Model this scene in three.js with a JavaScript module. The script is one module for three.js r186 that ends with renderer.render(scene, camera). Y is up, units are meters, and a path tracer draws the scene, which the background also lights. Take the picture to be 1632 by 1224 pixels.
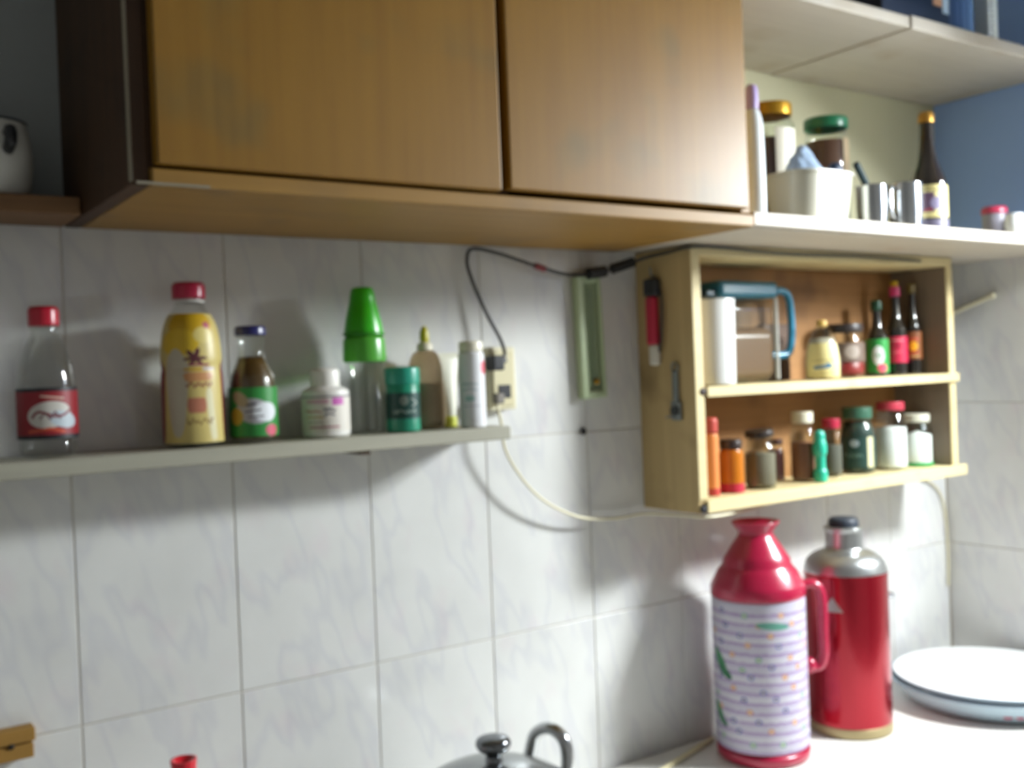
import * as THREE from 'three';
import { RoundedBoxGeometry } from 'three/addons/geometries/RoundedBoxGeometry.js';
import { mergeGeometries, mergeVertices, toCreasedNormals } from 'three/addons/utils/BufferGeometryUtils.js';
import { ImprovedNoise } from 'three/addons/math/ImprovedNoise.js';
import { RectAreaLightUniformsLib } from 'three/addons/lights/RectAreaLightUniformsLib.js';

// ---------------------------------------------------------------- camera, sky, daylight, exposure
const H = 1.45;                                    // height of the lens above the floor; heights below are relative to it
const scene = new THREE.Scene();
const camera = new THREE.PerspectiveCamera(40.67, 1632 / 1224, 0.02, 30);
camera.position.set(0, H, 1.33);
const yaw = 0.60354, pitch = -0.01086, roll = -0.03904;
camera.lookAt(Math.sin(yaw) * Math.cos(pitch), H + Math.sin(pitch), 1.33 - Math.cos(yaw) * Math.cos(pitch));
camera.rotateZ(roll);
camera.focus = 0.25;                               // the phone was focused close: the whole kitchen is soft
camera.userData.fStop = 25;
camera.updateMatrixWorld();

scene.background = new THREE.Color(0.75, 0.88, 1.0);
scene.backgroundIntensity = 3;

RectAreaLightUniformsLib.init();
const WIN = { z0: 0.68, z1: 1.02, y0: 0.2, y1: 0.66 };   // opening in the right-hand wall
const daylight = new THREE.RectAreaLight(new THREE.Color(0.93, 0.98, 1.0), 255, 0.22, 0.32);
daylight.name = 'window_daylight';
daylight.position.set(2.04, H + 0.41, 0.85);
daylight.lookAt(2.04 - 0.6, H + 0.41 - 1.0, 0.85 + 0.12);   // the bright sky stands high outside, so the light falls steeply
scene.add(daylight);

const renderer = new THREE.WebGLRenderer({ antialias: true });
renderer.toneMapping = THREE.LinearToneMapping;
renderer.toneMappingExposure = 1.0;
renderer.shadowMap.enabled = true;

// ---------------------------------------------------------------- helpers
let seed = 20080417;
const rnd = () => { seed = (seed * 1664525 + 1013904223) >>> 0; return seed / 4294967296; };
const rr = (a, b) => a + (b - a) * rnd();
const V = (x, y, z) => new THREE.Vector3(x, y, z);
const taken = {};
function numbered(n) { const k = taken[n] = (taken[n] ?? -1) + 1; return k ? n + '_' + String(k).padStart(3, '0') : n; }
function mesh(name, geo, mat, parent) {
  const m = new THREE.Mesh(geo, mat);
  m.name = numbered(name); m.castShadow = m.receiveShadow = true;
  if (parent) parent.add(m);
  return m;
}
function thing(name, label, category, [x, y, z], turn = 0, group) {
  const o = new THREE.Group(); o.name = numbered(name); scene.add(o);
  o.position.set(x, H + y, z); o.rotation.y = turn;
  o.userData = { label, category }; if (group) o.userData.group = group;
  return o;
}
function struct(name, geo, mat, parent = scene) {
  const m = mesh(name, geo, mat, parent);
  if (parent === scene) { m.position.y = H; m.userData.kind = 'structure'; }
  return m;
}
function box(x0, x1, y0, y1, z0, z1, r = 0) {
  const w = x1 - x0, h = y1 - y0, d = z1 - z0;
  const g = r ? new RoundedBoxGeometry(w, h, d, 2, r) : new THREE.BoxGeometry(w, h, d);
  g.translate((x0 + x1) / 2, (y0 + y1) / 2, (z0 + z1) / 2);
  return metres(g);
}
function metres(g) {                               // box-projected uv in metres
  const p = g.attributes.position, n = g.attributes.normal, uv = new Float32Array(p.count * 2);
  for (let i = 0; i < p.count; i++) {
    const ax = Math.abs(n.getX(i)), ay = Math.abs(n.getY(i)), az = Math.abs(n.getZ(i));
    const x = p.getX(i), y = p.getY(i), z = p.getZ(i);
    const [u, v] = az >= ax && az >= ay ? [x, y] : ax >= ay ? [z, y] : [x, z];
    uv[2 * i] = u; uv[2 * i + 1] = v;
  }
  g.setAttribute('uv', new THREE.BufferAttribute(uv, 2));
  return g;
}
const merge = (list) => mergeGeometries(list.map((g) => (g.index ? g.toNonIndexed() : g)));
function lathe(pts, segs = 40, start = 0) { return new THREE.LatheGeometry(pts.map(([r, y]) => new THREE.Vector2(Math.max(r, 0.00001), y)), segs, start); }
// closed solid of revolution with softly rounded profile
function smooth(pts, n = 40) {
  const c = new THREE.SplineCurve(pts.map(([r, y]) => new THREE.Vector2(r, y)));
  return c.getPoints(n).map((p) => [Math.max(p.x, 0), p.y]);
}
function tube(pts, r, segs = 64, rad = 8) {
  return new THREE.TubeGeometry(new THREE.CatmullRomCurve3(pts.map((p) => V(...p)), false, 'centripetal'), segs, r, rad, false);
}
function ball(x, y, z, r, sx = 1, sy = 1, sz = 1) { const g = new THREE.SphereGeometry(r, 20, 14); g.scale(sx, sy, sz); g.translate(x, y, z); return g; }
function rod(a, b, r, r2 = r, n = 12) {
  const A = V(...a), B = V(...b), g = new THREE.CylinderGeometry(r2, r, A.distanceTo(B), n);
  g.applyQuaternion(new THREE.Quaternion().setFromUnitVectors(V(0, 1, 0), B.clone().sub(A).normalize()));
  const m = A.add(B).multiplyScalar(0.5); g.translate(m.x, m.y, m.z); return g;
}
// ---------------------------------------------------------------- textures (grain, stains and flat print only)
const noise = new ImprovedNoise();
function fbm(x, y, z) { return noise.noise(x, y, z) * 0.55 + noise.noise(x * 2.1, y * 2.1, z + 9) * 0.3 + noise.noise(x * 4.3, y * 4.3, z + 19) * 0.15; }
function dataTex(w, h, rx, ry, f) {
  const d = new Uint8Array(w * h * 4);
  for (let j = 0; j < h; j++) for (let i = 0; i < w; i++) {
    const c = f(i / w, j / h), k = 4 * (j * w + i);
    d[k] = Math.max(0, Math.min(255, c[0])); d[k + 1] = Math.max(0, Math.min(255, c[1])); d[k + 2] = Math.max(0, Math.min(255, c[2])); d[k + 3] = 255;
  }
  const t = new THREE.DataTexture(d, w, h);
  t.colorSpace = THREE.SRGBColorSpace; t.magFilter = THREE.LinearFilter; t.minFilter = THREE.LinearMipmapLinearFilter; t.generateMipmaps = true;
  t.wrapS = t.wrapT = THREE.MirroredRepeatWrapping; t.repeat.set(rx, ry); t.needsUpdate = true;
  return t;
}
function woodTex(base, vary, stain, zz, alongX = false) {
  return dataTex(512, 512, 1, 1, (u, v) => {
    const [a, b] = alongX ? [v, u] : [u, v];
    const g = noise.noise(a * 70, b * 3, zz) * 0.5 + noise.noise(a * 160, b * 7, zz + 3) * 0.3 + fbm(a * 5, b * 2.4, zz + 5) * 0.9;
    const s = Math.max(0, fbm(u * 7, v * 7, zz + 31) - 0.12) * 2.2;
    return base.map((c, i) => c + g * vary[i] + (stain[i] - c) * Math.min(0.6, s));
  });
}
function canvasTex(w, h, draw) {
  const c = document.createElement('canvas'); c.width = w; c.height = h;
  draw(c.getContext('2d'), w, h);
  const t = new THREE.CanvasTexture(c); t.colorSpace = THREE.SRGBColorSpace;
  return t;
}
function blob(x, cx, cy, rx, ry, col, rot = 0) { x.fillStyle = col; x.beginPath(); x.ellipse(cx, cy, rx, ry, rot, 0, Math.PI * 2); x.fill(); }
function stroke(x, col, lw, ...pts) { x.strokeStyle = col; x.lineWidth = lw; x.lineCap = 'round'; x.beginPath(); pts.forEach(([a, b], i) => (i ? x.lineTo(a, b) : x.moveTo(a, b))); x.stroke(); }
function squiggle(x, x0, x1, y, amp, col, lw, step = 5) {      // a line of print too small to read
  x.strokeStyle = col; x.lineWidth = lw; x.beginPath(); x.moveTo(x0, y);
  for (let a = x0; a < x1; a += step) x.lineTo(a, y + (rnd() - 0.5) * amp);
  x.stroke();
}
// ---------------------------------------------------------------- materials
const std = (color, roughness = 0.5, o = {}) => new THREE.MeshStandardMaterial({ color, roughness, ...o });
const phys = (color, roughness, o = {}) => new THREE.MeshPhysicalMaterial({ color, roughness, ...o });
const plastic = (color, r = 0.35) => phys(color, r, { clearcoat: 0.3, clearcoatRoughness: 0.25 });
const M = {
  grout: std('#c2beb4', 0.9),
  cream_plaster: std('#c9c6a6', 0.9),
  grey_plaster: std('#9a9f9e', 0.9),
  haze_blue_plaster: std('#a2c4ff', 0.85),  // bluish lens haze put into the wall colour, not a blue paint
  room_plaster: std('#c6c4c0', 0.9),
  floor: std('#86817a', 0.6),
  clear: phys('#f4f6f4', 0.06, { transmission: 1, thickness: 0, ior: 1.45, side: THREE.DoubleSide }),
  glass: phys('#f5f8f5', 0.04, { transmission: 1, thickness: 0, ior: 1.5, side: THREE.DoubleSide }),
  pane: phys('#ffffff', 0.02, { transmission: 1, thickness: 0, ior: 1.5 }),
  steel: std('#c9ccce', 0.18, { metalness: 1 }),
  dull_steel: std('#8e9494', 0.38, { metalness: 1 }),
  black: plastic('#14161b', 0.45),
  white: plastic('#e6e4de', 0.4),
  cream: plastic('#dcd6b8', 0.45),
  red: plastic('#c01230', 0.3),
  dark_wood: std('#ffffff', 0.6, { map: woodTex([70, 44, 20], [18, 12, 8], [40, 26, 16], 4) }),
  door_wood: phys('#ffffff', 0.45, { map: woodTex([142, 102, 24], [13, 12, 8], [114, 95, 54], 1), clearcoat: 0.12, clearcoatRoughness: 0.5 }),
  rail_wood: std('#ffffff', 0.5, { map: woodTex([152, 114, 48], [18, 15, 10], [126, 98, 58], 2, true) }),
  ply: std('#ffffff', 0.65, { map: woodTex([184, 160, 112], [20, 18, 14], [126, 104, 66], 3) }),
  ply_back: std('#ffffff', 0.7, { map: woodTex([158, 114, 66], [22, 19, 14], [108, 76, 46], 6, true) }),
  pale_wood: std('#ffffff', 0.6, { map: woodTex([214, 198, 150], [14, 14, 14], [176, 156, 112], 7, true) }),
  white_paint: std('#ffffff', 0.5, { map: woodTex([202, 194, 180], [9, 9, 8], [184, 170, 148], 8, true) }),
  shelf_board: std('#ffffff', 0.55, { map: woodTex([164, 162, 146], [16, 16, 14], [120, 112, 92], 9, true) }),
};
// ---------------------------------------------------------------- the room
const RX = 2.06, LX = -1.5, FZ = 2.9, TOP = 1.25, BOT = -H;
struct('floor', box(LX - 0.12, RX + 0.2, BOT - 0.12, BOT, -0.12, FZ + 0.12), M.floor);
struct('ceiling', box(LX - 0.12, RX + 0.2, TOP, TOP + 0.12, -0.12, FZ + 0.12), M.room_plaster);
struct('wall_left', box(LX - 0.12, LX, BOT, TOP, -0.12, FZ + 0.12), M.room_plaster);
struct('wall_front', box(LX, RX, BOT, TOP, FZ, FZ + 0.12), M.room_plaster);
const wallBack = struct('wall_back', box(LX, RX, BOT, TOP, -0.12, -0.0012), M.grout);
const wallRight = struct('wall_right', merge([
  box(RX + 0.0012, RX + 0.2, BOT, TOP, -0.12, WIN.z0), box(RX + 0.0012, RX + 0.2, BOT, TOP, WIN.z1, FZ + 0.12),
  box(RX + 0.0012, RX + 0.2, BOT, WIN.y0, WIN.z0, WIN.z1), box(RX + 0.0012, RX + 0.2, WIN.y1, TOP, WIN.z0, WIN.z1)]), M.grout);

// marbled wall tiles, every one a piece of its own
const tileMats = [0, 1, 2, 3, 4, 5].map((k) => phys('#ffffff', 0.28, {
  map: dataTex(128, 192, 1, 1, (u, v) => {
    const w = fbm(u * 2.2 + k * 7, v * 3 + k, k * 3.1);
    const vein = Math.max(0, 1 - Math.abs(fbm((u * 1.5 + v * 0.8) * 2 + k * 3, v * 1.3 - u * 0.6, k + 40) + 0.05) * 9);
    const pink = Math.max(0, fbm(u * 4 + v * 2 + k, v * 3.5 - u + k * 2, 60 + k) - 0.12) * 1.6;
    const g = 216 + w * 10;
    return [g - vein * 9 - pink * 2, g + 1 - vein * 9 - pink * 9, g - 2 - vein * 5 - pink * 5];
  }), clearcoat: 0.35, clearcoatRoughness: 0.12 }));
const TW = 0.1988, TH = 0.305, G = 0.0009;
function tileGeo(w, h) {
  const g = new RoundedBoxGeometry(w - 2 * G, h - 2 * G, 0.009, 1, 0.0012);
  const p = g.attributes.position, uv = new Float32Array(p.count * 2);
  for (let i = 0; i < p.count; i++) { uv[2 * i] = p.getX(i) / w + 0.5; uv[2 * i + 1] = p.getY(i) / h + 0.5; }
  g.setAttribute('uv', new THREE.BufferAttribute(uv, 2)); return g;
}
const tileFull = tileGeo(TW, TH);
const rows = [[-0.711, -0.406], [-0.406, -0.101], [-0.101, 0.204]];
for (let c = -3; c < 10; c++) for (const [y0, y1] of rows) {
  const x0 = 0.267 + (c - 1) * TW, x1 = Math.min(x0 + TW, RX - 0.0005);
  if (x1 - x0 < 0.02 || x0 > RX) continue;
  const t = mesh('tile', x1 - x0 > TW - 0.002 ? tileFull : tileGeo(x1 - x0, TH), tileMats[Math.floor(rnd() * 6)], wallBack);
  t.position.set((x0 + x1) / 2, (y0 + y1) / 2, -0.0045 + rr(-0.0002, 0.0002));
}
mesh('plaster', box(0.285, RX, 0.206, TOP, -0.0012, -0.0002), M.cream_plaster, wallBack);
mesh('plaster', box(LX, 0.285, 0.206, TOP, -0.0012, -0.0002), M.grey_plaster, wallBack);
mesh('plaster', box(LX, 0.267 - 4 * TW, BOT, 0.204, -0.0012, -0.0002), M.room_plaster, wallBack);
mesh('plaster', box(0.267 - 4 * TW, RX, BOT, -0.711, -0.0012, -0.0002), M.room_plaster, wallBack);
const tileSide = tileFull.clone(); tileSide.rotateY(-Math.PI / 2);
for (let c = 0; c < 3; c++) for (const [y0, y1] of rows) {
  const t = mesh('tile', tileSide, tileMats[Math.floor(rnd() * 6)], wallRight);
  t.position.set(RX + 0.0045, (y0 + y1) / 2, TW * (c + 0.5) + 0.001);
}
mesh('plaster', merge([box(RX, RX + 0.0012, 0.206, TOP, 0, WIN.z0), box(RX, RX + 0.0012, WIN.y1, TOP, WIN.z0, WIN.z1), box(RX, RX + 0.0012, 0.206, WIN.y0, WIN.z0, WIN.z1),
  box(RX, RX + 0.0012, 0.206, TOP, WIN.z1, FZ)]), M.haze_blue_plaster, wallRight);
mesh('plaster', merge([box(RX, RX + 0.0012, BOT, 0.204, TW * 3, FZ), box(RX, RX + 0.0012, BOT, -0.711, 0, TW * 3)]), M.room_plaster, wallRight);

// the window that lights the kitchen, just right of the frame
const win = new THREE.Group(); win.name = 'window_1'; win.userData.kind = 'structure'; win.position.set(RX + 0.12, H, 0); scene.add(win);
mesh('frame', merge([box(-0.02, 0.02, WIN.y0, WIN.y1, WIN.z0, WIN.z0 + 0.018), box(-0.02, 0.02, WIN.y0, WIN.y1, WIN.z1 - 0.018, WIN.z1),
  box(-0.02, 0.02, WIN.y0, WIN.y0 + 0.018, WIN.z0 + 0.018, WIN.z1 - 0.018), box(-0.02, 0.02, WIN.y1 - 0.018, WIN.y1, WIN.z0 + 0.018, WIN.z1 - 0.018)]), M.white, win);
mesh('pane', box(-0.002, 0.002, WIN.y0 + 0.018, WIN.y1 - 0.018, WIN.z0 + 0.018, WIN.z1 - 0.018), M.pane, win);

// ---------------------------------------------------------------- worktop
const CY = -0.66;
const counter = thing('worktop', 'white worktop carrying the thermos flasks along the tiled wall', 'worktop', [0, CY, 0]);
mesh('slab', box(-0.6, RX - 0.001, -0.04, 0, 0.0015, 0.62, 0.004), std('#e4e2dc', 0.35), counter);
mesh('front_panel', box(-0.58, RX - 0.003, BOT - CY + 0.001, -0.04, 0.02, 0.57), std('#b9b2a4', 0.6), counter);

// ---------------------------------------------------------------- wall cabinet
const CB = 0.195, CT = 1.0;
{
  const t = thing('wall_cabinet', 'long brown wooden wall cabinet with two golden doors and scuffed edges', 'cabinet', [0.272, CB, 0]);
  const x1 = 1.137 - 0.272, h = CT - CB;
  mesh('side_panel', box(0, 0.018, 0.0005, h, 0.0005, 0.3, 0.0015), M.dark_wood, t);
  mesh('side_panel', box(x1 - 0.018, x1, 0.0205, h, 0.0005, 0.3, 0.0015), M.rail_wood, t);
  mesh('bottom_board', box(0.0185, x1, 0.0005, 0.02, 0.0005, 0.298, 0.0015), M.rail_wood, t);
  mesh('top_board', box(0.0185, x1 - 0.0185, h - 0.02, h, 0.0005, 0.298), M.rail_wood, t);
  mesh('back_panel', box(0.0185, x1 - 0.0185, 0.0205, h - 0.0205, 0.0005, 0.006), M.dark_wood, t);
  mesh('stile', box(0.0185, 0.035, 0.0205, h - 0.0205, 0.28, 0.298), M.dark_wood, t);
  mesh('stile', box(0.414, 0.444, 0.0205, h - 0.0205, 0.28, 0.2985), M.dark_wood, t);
  mesh('rail', box(0.0185, x1 - 0.0005, 0.0005, 0.0175, 0.2985, 0.3085, 0.002), M.rail_wood, t);
  const d1 = mesh('door', box(0.0215, 0.4225, 0.0205, h - 0.002, 0.3, 0.319, 0.0025), M.door_wood, t);
  const d2 = mesh('door', box(0.4345, x1 - 0.021, 0.0235, h - 0.002, 0.3, 0.319, 0.0025), M.door_wood, t);
  mesh('worn_edge', merge([box(-0.0008, 0.0028, 0.004, h, 0.2965, 0.3008, 0.0008), box(0.003, 0.075, 0.0005, 0.0035, 0.3085, 0.3098, 0.0006)]), std('#8e8672', 0.6), t);
}
// open shelf to the right of the cabinet
{
  const t = thing('open_shelf', 'open two-board pantry shelf with pale painted edges beside the wooden cabinet', 'shelf', [1.1385, CB, 0]);
  const w = RX - 0.001 - 1.1385;
  mesh('lower_board', box(0, w, 0.0005, 0.022, 0.0005, 0.3, 0.002), M.white_paint, t);
  mesh('edge_strip', box(0, w, 0.003, 0.0225, 0.3, 0.307, 0.002), M.white_paint, t);
  mesh('upper_board', box(0, 0.398, 0.35, 0.369, 0.0005, 0.3, 0.002), M.white_paint, t);
  mesh('upper_board', box(0.4, w, 0.348, 0.371, 0.0005, 0.303, 0.003), M.white_paint, t);
}
// narrow ledge to the left of the cabinet
const ledge = thing('narrow_ledge', 'narrow dark wooden ledge on the wall left of the cabinet', 'shelf', [-0.4, CB, 0]);
mesh('board', box(0, 0.67, 0.0005, 0.021, 0.0005, 0.1, 0.002), std('#ffffff', 0.6, { map: woodTex([112, 80, 48], [16, 13, 9], [80, 60, 40], 12, true) }), ledge);

// long ledge with the bottles
const SY = -0.0755;
{
  const t = thing('wall_ledge', 'long narrow stained stone-grey ledge on the tiles carrying a row of bottles', 'shelf', [-0.45, SY, 0]);
  mesh('board', box(0, 1.285, -0.019, 0, 0.0005, 0.112, 0.0025), M.shelf_board, t);
  mesh('bracket', box(0.555, 0.585, -0.024, -0.0192, 0.03, 0.108, 0.001), M.dark_wood, t);
  mesh('bracket', box(1.05, 1.065, -0.024, -0.0192, 0.03, 0.106, 0.001), M.dark_wood, t);
}
// ---------------------------------------------------------------- spice rack
const RX0 = 1.18, RB = -0.218, RM = -0.034;
{
  const t = thing('spice_rack', 'open two-shelf pale wooden rack hung on the tiles under the open shelf', 'rack', [RX0, -0.2385, 0]);
  mesh('side_board', box(0, 0.019, 0.0005, 0.4325, 0.0005, 0.132, 0.0015), M.ply, t);
  mesh('side_board', box(0.7, 0.719, 0.0205, 0.415, 0.0005, 0.1285, 0.001), std('#ffffff', 0.7, { map: woodTex([122, 108, 94], [14, 12, 10], [90, 80, 70], 16) }), t);  // darker board colour carries the shade of the side turned from the window
  mesh('edge_strip', box(0.7, 0.719, 0.0205, 0.415, 0.1285, 0.132, 0.001), M.pale_wood, t);
  mesh('edge_strip', box(0, 0.019, 0.0225, 0.4325, 0.132, 0.1342, 0.0008), M.pale_wood, t);
  mesh('back_board', box(0.0195, 0.6995, 0.0205, 0.415, 0.0005, 0.005), M.ply_back, t);
  mesh('bottom_board', box(0.0195, 0.733, 0.0005, 0.02, 0.0005, 0.134, 0.002), M.pale_wood, t);
  mesh('front_batten', box(0.012, 0.735, 0.001, 0.0215, 0.1345, 0.141, 0.0015), M.pale_wood, t);
  mesh('middle_board', box(0.0195, 0.6995, 0.1885, 0.2035, 0.0055, 0.132, 0.0015), M.pale_wood, t);
  mesh('front_batten', box(0.022, 0.722, 0.187, 0.2035, 0.1325, 0.139, 0.0015), M.pale_wood, t);
  mesh('top_board', box(0.0195, 0.719, 0.4155, 0.4325, 0.0005, 0.132, 0.0015), M.pale_wood, t);
  mesh('screw_head', ball(0.016, 0.196, 0.1335, 0.0065, 1.3, 1, 0.6), std('#3a2a22', 0.6), t);
  mesh('screw_head', ball(0.009, 0.008, 0.1345, 0.007, 1.2, 1, 0.6), std('#22222a', 0.6), t);
}
// ---------------------------------------------------------------- bottle and jar builders
const facing = (x, z) => Math.atan2(-x, 1.33 - z);
// a wrap-around printed label on a cylinder; the middle of the print faces the room at angle `face`
function label(parent, r, y0, y1, tex, face, name = 'label', r1 = r) {
  const m = std('#ffffff', 0.45, { map: tex, side: THREE.DoubleSide });
  return mesh(name, lathe([[r, y0], [r1, y1]], 48, face - Math.PI), m, parent);
}
function capGeo(r, h, y) { return lathe([[0, y], [r * 0.98, y], [r, y + h * 0.12], [r, y + h * 0.8], [r * 0.88, y + h], [0, y + h]], 36); }
function contents(parent, pts, mat, name = 'contents') { return mesh(name, lathe(pts, 36), mat, parent); }

// 1 cola-like bottle
{
  const x = 0.233, z = 0.06, t = thing('drink_bottle', 'clear plastic bottle with red cap and dark red label, leftmost on the ledge', 'bottle', [x, SY, z]);
  mesh('body', lathe(smooth([[0, 0.004], [0.02, 0.001], [0.028, 0.004], [0.031, 0.014], [0.029, 0.024], [0.0315, 0.03], [0.0315, 0.075], [0.0315, 0.082], [0.029, 0.102], [0.022, 0.124], [0.0145, 0.14], [0.0135, 0.147], [0.0135, 0.15]], 70)), M.clear, t);
  mesh('neck_ring', lathe([[0.0138, 0.1455], [0.0165, 0.146], [0.0165, 0.148], [0.0138, 0.1485]]), M.clear, t);
  mesh('cap', capGeo(0.0165, 0.022, 0.149), M.red, t);
  label(t, 0.0322, 0.022, 0.079, canvasTex(512, 160, (c, w, h) => {
    c.fillStyle = '#8e1420'; c.fillRect(0, 0, w, h);
    c.fillStyle = '#101820'; c.fillRect(0, 0, w, 11); c.fillRect(0, h - 12, w, 12);
    for (const o of [-256, 0, 256]) {
      blob(c, 262 + o, 84, 62, 42, '#c9c6be', -0.15); blob(c, 300 + o, 100, 44, 26, '#b7c4cc', 0.3);
      c.strokeStyle = '#7c1c26'; c.lineWidth = 7; c.beginPath(); c.moveTo(215 + o, 92); c.bezierCurveTo(240 + o, 40, 270 + o, 130, 325 + o, 66); c.stroke();
      stroke(c, '#c8502e', 9, [205 + o, 136], [262 + o, 128], [300 + o, 138]); stroke(c, '#d0b6a4', 6, [240 + o, 26], [300 + o, 34]);
      stroke(c, '#5d2a34', 4, [236 + o, 96], [250 + o, 78], [262 + o, 98], [276 + o, 76], [290 + o, 96]);
    }
  }), facing(x, z));
}
// 2 tall yellow drink bottle
{
  const x = 0.399, z = 0.06, t = thing('drink_bottle', 'tall yellow-sleeved plastic bottle with magenta cap, second from the ledge left end', 'bottle', [x, SY, z]);
  const prof = smooth([[0.02, 0.001], [0.034, 0.004], [0.036, 0.015], [0.036, 0.08], [0.0345, 0.096], [0.0355, 0.108], [0.034, 0.13], [0.03, 0.15], [0.022, 0.166], [0.0175, 0.174], [0.0165, 0.182]], 70);
  mesh('body', lathe([[0, 0.003], ...prof]), M.clear, t);
  mesh('cap', capGeo(0.02, 0.02, 0.181), plastic('#b3123e', 0.3), t);
  mesh('neck_ring', lathe([[0.0168, 0.1765], [0.019, 0.177], [0.019, 0.179], [0.0168, 0.1795]]), M.white, t);
  const sl = mesh('label', new THREE.LatheGeometry(prof.filter(([, y]) => y > 0.006 && y < 0.163).map(([r, y]) => new THREE.Vector2(r + 0.0006, y)), 48, facing(x, z) - Math.PI),
    std('#ffffff', 0.4, { side: THREE.DoubleSide, map: canvasTex(768, 512, (c, w, h) => {
      c.fillStyle = '#cdbb72'; c.fillRect(0, 0, w, h);
      for (const o of [-768, -384, 0, 384, 768]) {
        blob(c, 384 + o, 60, 110, 90, '#c9a21e'); blob(c, 330 + o, 150, 90, 60, '#d8b62c'); blob(c, 440 + o, 120, 44, 40, '#d9c878'); blob(c, 462 + o, 70, 18, 18, '#b04a5c');
        blob(c, 200 + o, 380, 60, 150, '#7c1a28'); blob(c, 320 + o, 330, 54, 150, '#bdb6a0');
        for (let a = 0; a < 6; a++) blob(c, 400 + o + Math.cos(a) * 24, 228 + Math.sin(a) * 26, 26, 10, '#5c2a34', a);
        stroke(c, '#93485a', 22, [380 + o, 280], [450 + o, 284]); stroke(c, '#c79a26', 26, [362 + o, 322], [420 + o, 322]); stroke(c, '#b5a7b6', 24, [440 + o, 318], [474 + o, 318]);
        stroke(c, '#c58e5c', 40, [370 + o, 374], [452 + o, 372]); stroke(c, '#b9765c', 20, [372 + o, 430], [428 + o, 430]); stroke(c, '#d9d3aa', 30, [452 + o, 420], [470 + o, 480]);
        squiggle(c, 360 + o, 470 + o, 400, 9, '#8a4a3a', 4); squiggle(c, 360 + o, 470 + o, 452, 8, '#8a6a3a', 3);
      }
    }) }), t);
}
// 3 small juice bottle
{
  const x = 0.473, z = 0.066, t = thing('juice_bottle', 'small brown-filled bottle with navy cap and green label on the ledge', 'bottle', [x, SY, z]);
  mesh('body', lathe([[0, 0.002], ...smooth([[0.024, 0.001], [0.029, 0.005], [0.0295, 0.02], [0.0295, 0.07], [0.027, 0.086], [0.02, 0.1], [0.0165, 0.112], [0.0168, 0.126], [0.0178, 0.136]], 60)]), M.glass, t);
  contents(t, [[0, 0.004], [0.0275, 0.006], [0.028, 0.07], [0.0255, 0.085], [0.019, 0.099], [0.016, 0.108], [0, 0.109]], phys('#57401f', 0.3));
  mesh('cap', capGeo(0.0195, 0.012, 0.135), plastic('#20205e', 0.3), t);
  label(t, 0.0302, 0.009, 0.07, canvasTex(512, 170, (c, w, h) => {
    c.fillStyle = '#2d8a3a'; c.fillRect(0, 0, w, h);
    for (const o of [-256, 0, 256]) {
      blob(c, 258 + o, 82, 62, 44, '#a9a8ae', 0.2); blob(c, 300 + o, 86, 44, 34, '#dde2e6'); blob(c, 322 + o, 150, 26, 20, '#d0506a'); blob(c, 196 + o, 100, 26, 30, '#b79c34');
      blob(c, 212 + o, 40, 34, 22, '#a2957a', 0.7); stroke(c, '#4a4a52', 7, [236 + o, 62], [262 + o, 56]); stroke(c, '#5d5d68', 5, [230 + o, 84], [280 + o, 78]); stroke(c, '#77777f', 5, [240 + o, 102], [290 + o, 100]);
    }
  }), facing(x, z));
}
// 4 squat white bottle
{
  const x = 0.572, z = 0.066, t = thing('supplement_bottle', 'squat white plastic bottle with white cap and pink-banded label', 'bottle', [x, SY, z]);
  mesh('body', lathe([[0, 0.001], ...smooth([[0.027, 0.0005], [0.0305, 0.004], [0.031, 0.012], [0.031, 0.055], [0.0295, 0.062], [0.022, 0.0665], [0.017, 0.068]], 40)]), M.white, t);
  mesh('cap', lathe([[0.0185, 0.066], [0.0195, 0.068], [0.0195, 0.086], [0.0175, 0.0905], [0.006, 0.0915], [0, 0.0915]]), plastic('#eceae2', 0.35), t);
  label(t, 0.0315, 0.009, 0.056, canvasTex(512, 128, (c, w, h) => {
    c.fillStyle = '#dcd7cc'; c.fillRect(0, 0, w, h); c.fillStyle = '#6f6878'; c.fillRect(0, 3, w, 5);
    for (const o of [-256, 0, 256]) {
      stroke(c, '#cfa2b2', 14, [190 + o, 22], [262 + o, 22]); c.fillStyle = '#c25fae'; c.fillRect(278 + o, 10, 44, 26); squiggle(c, 252 + o, 288 + o, 52, 10, '#66666e', 7); squiggle(c, 254 + o, 286 + o, 68, 8, '#66666e', 6);
      squiggle(c, 180 + o, 245 + o, 56, 8, '#b0604a', 4); squiggle(c, 186 + o, 250 + o, 76, 8, '#b79a52', 4); squiggle(c, 190 + o, 250 + o, 96, 6, '#8a7a6a', 3); stroke(c, '#9a4a5c', 5, [196 + o, 112], [300 + o, 112]);
    }
  }), facing(x, z));
}
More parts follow.
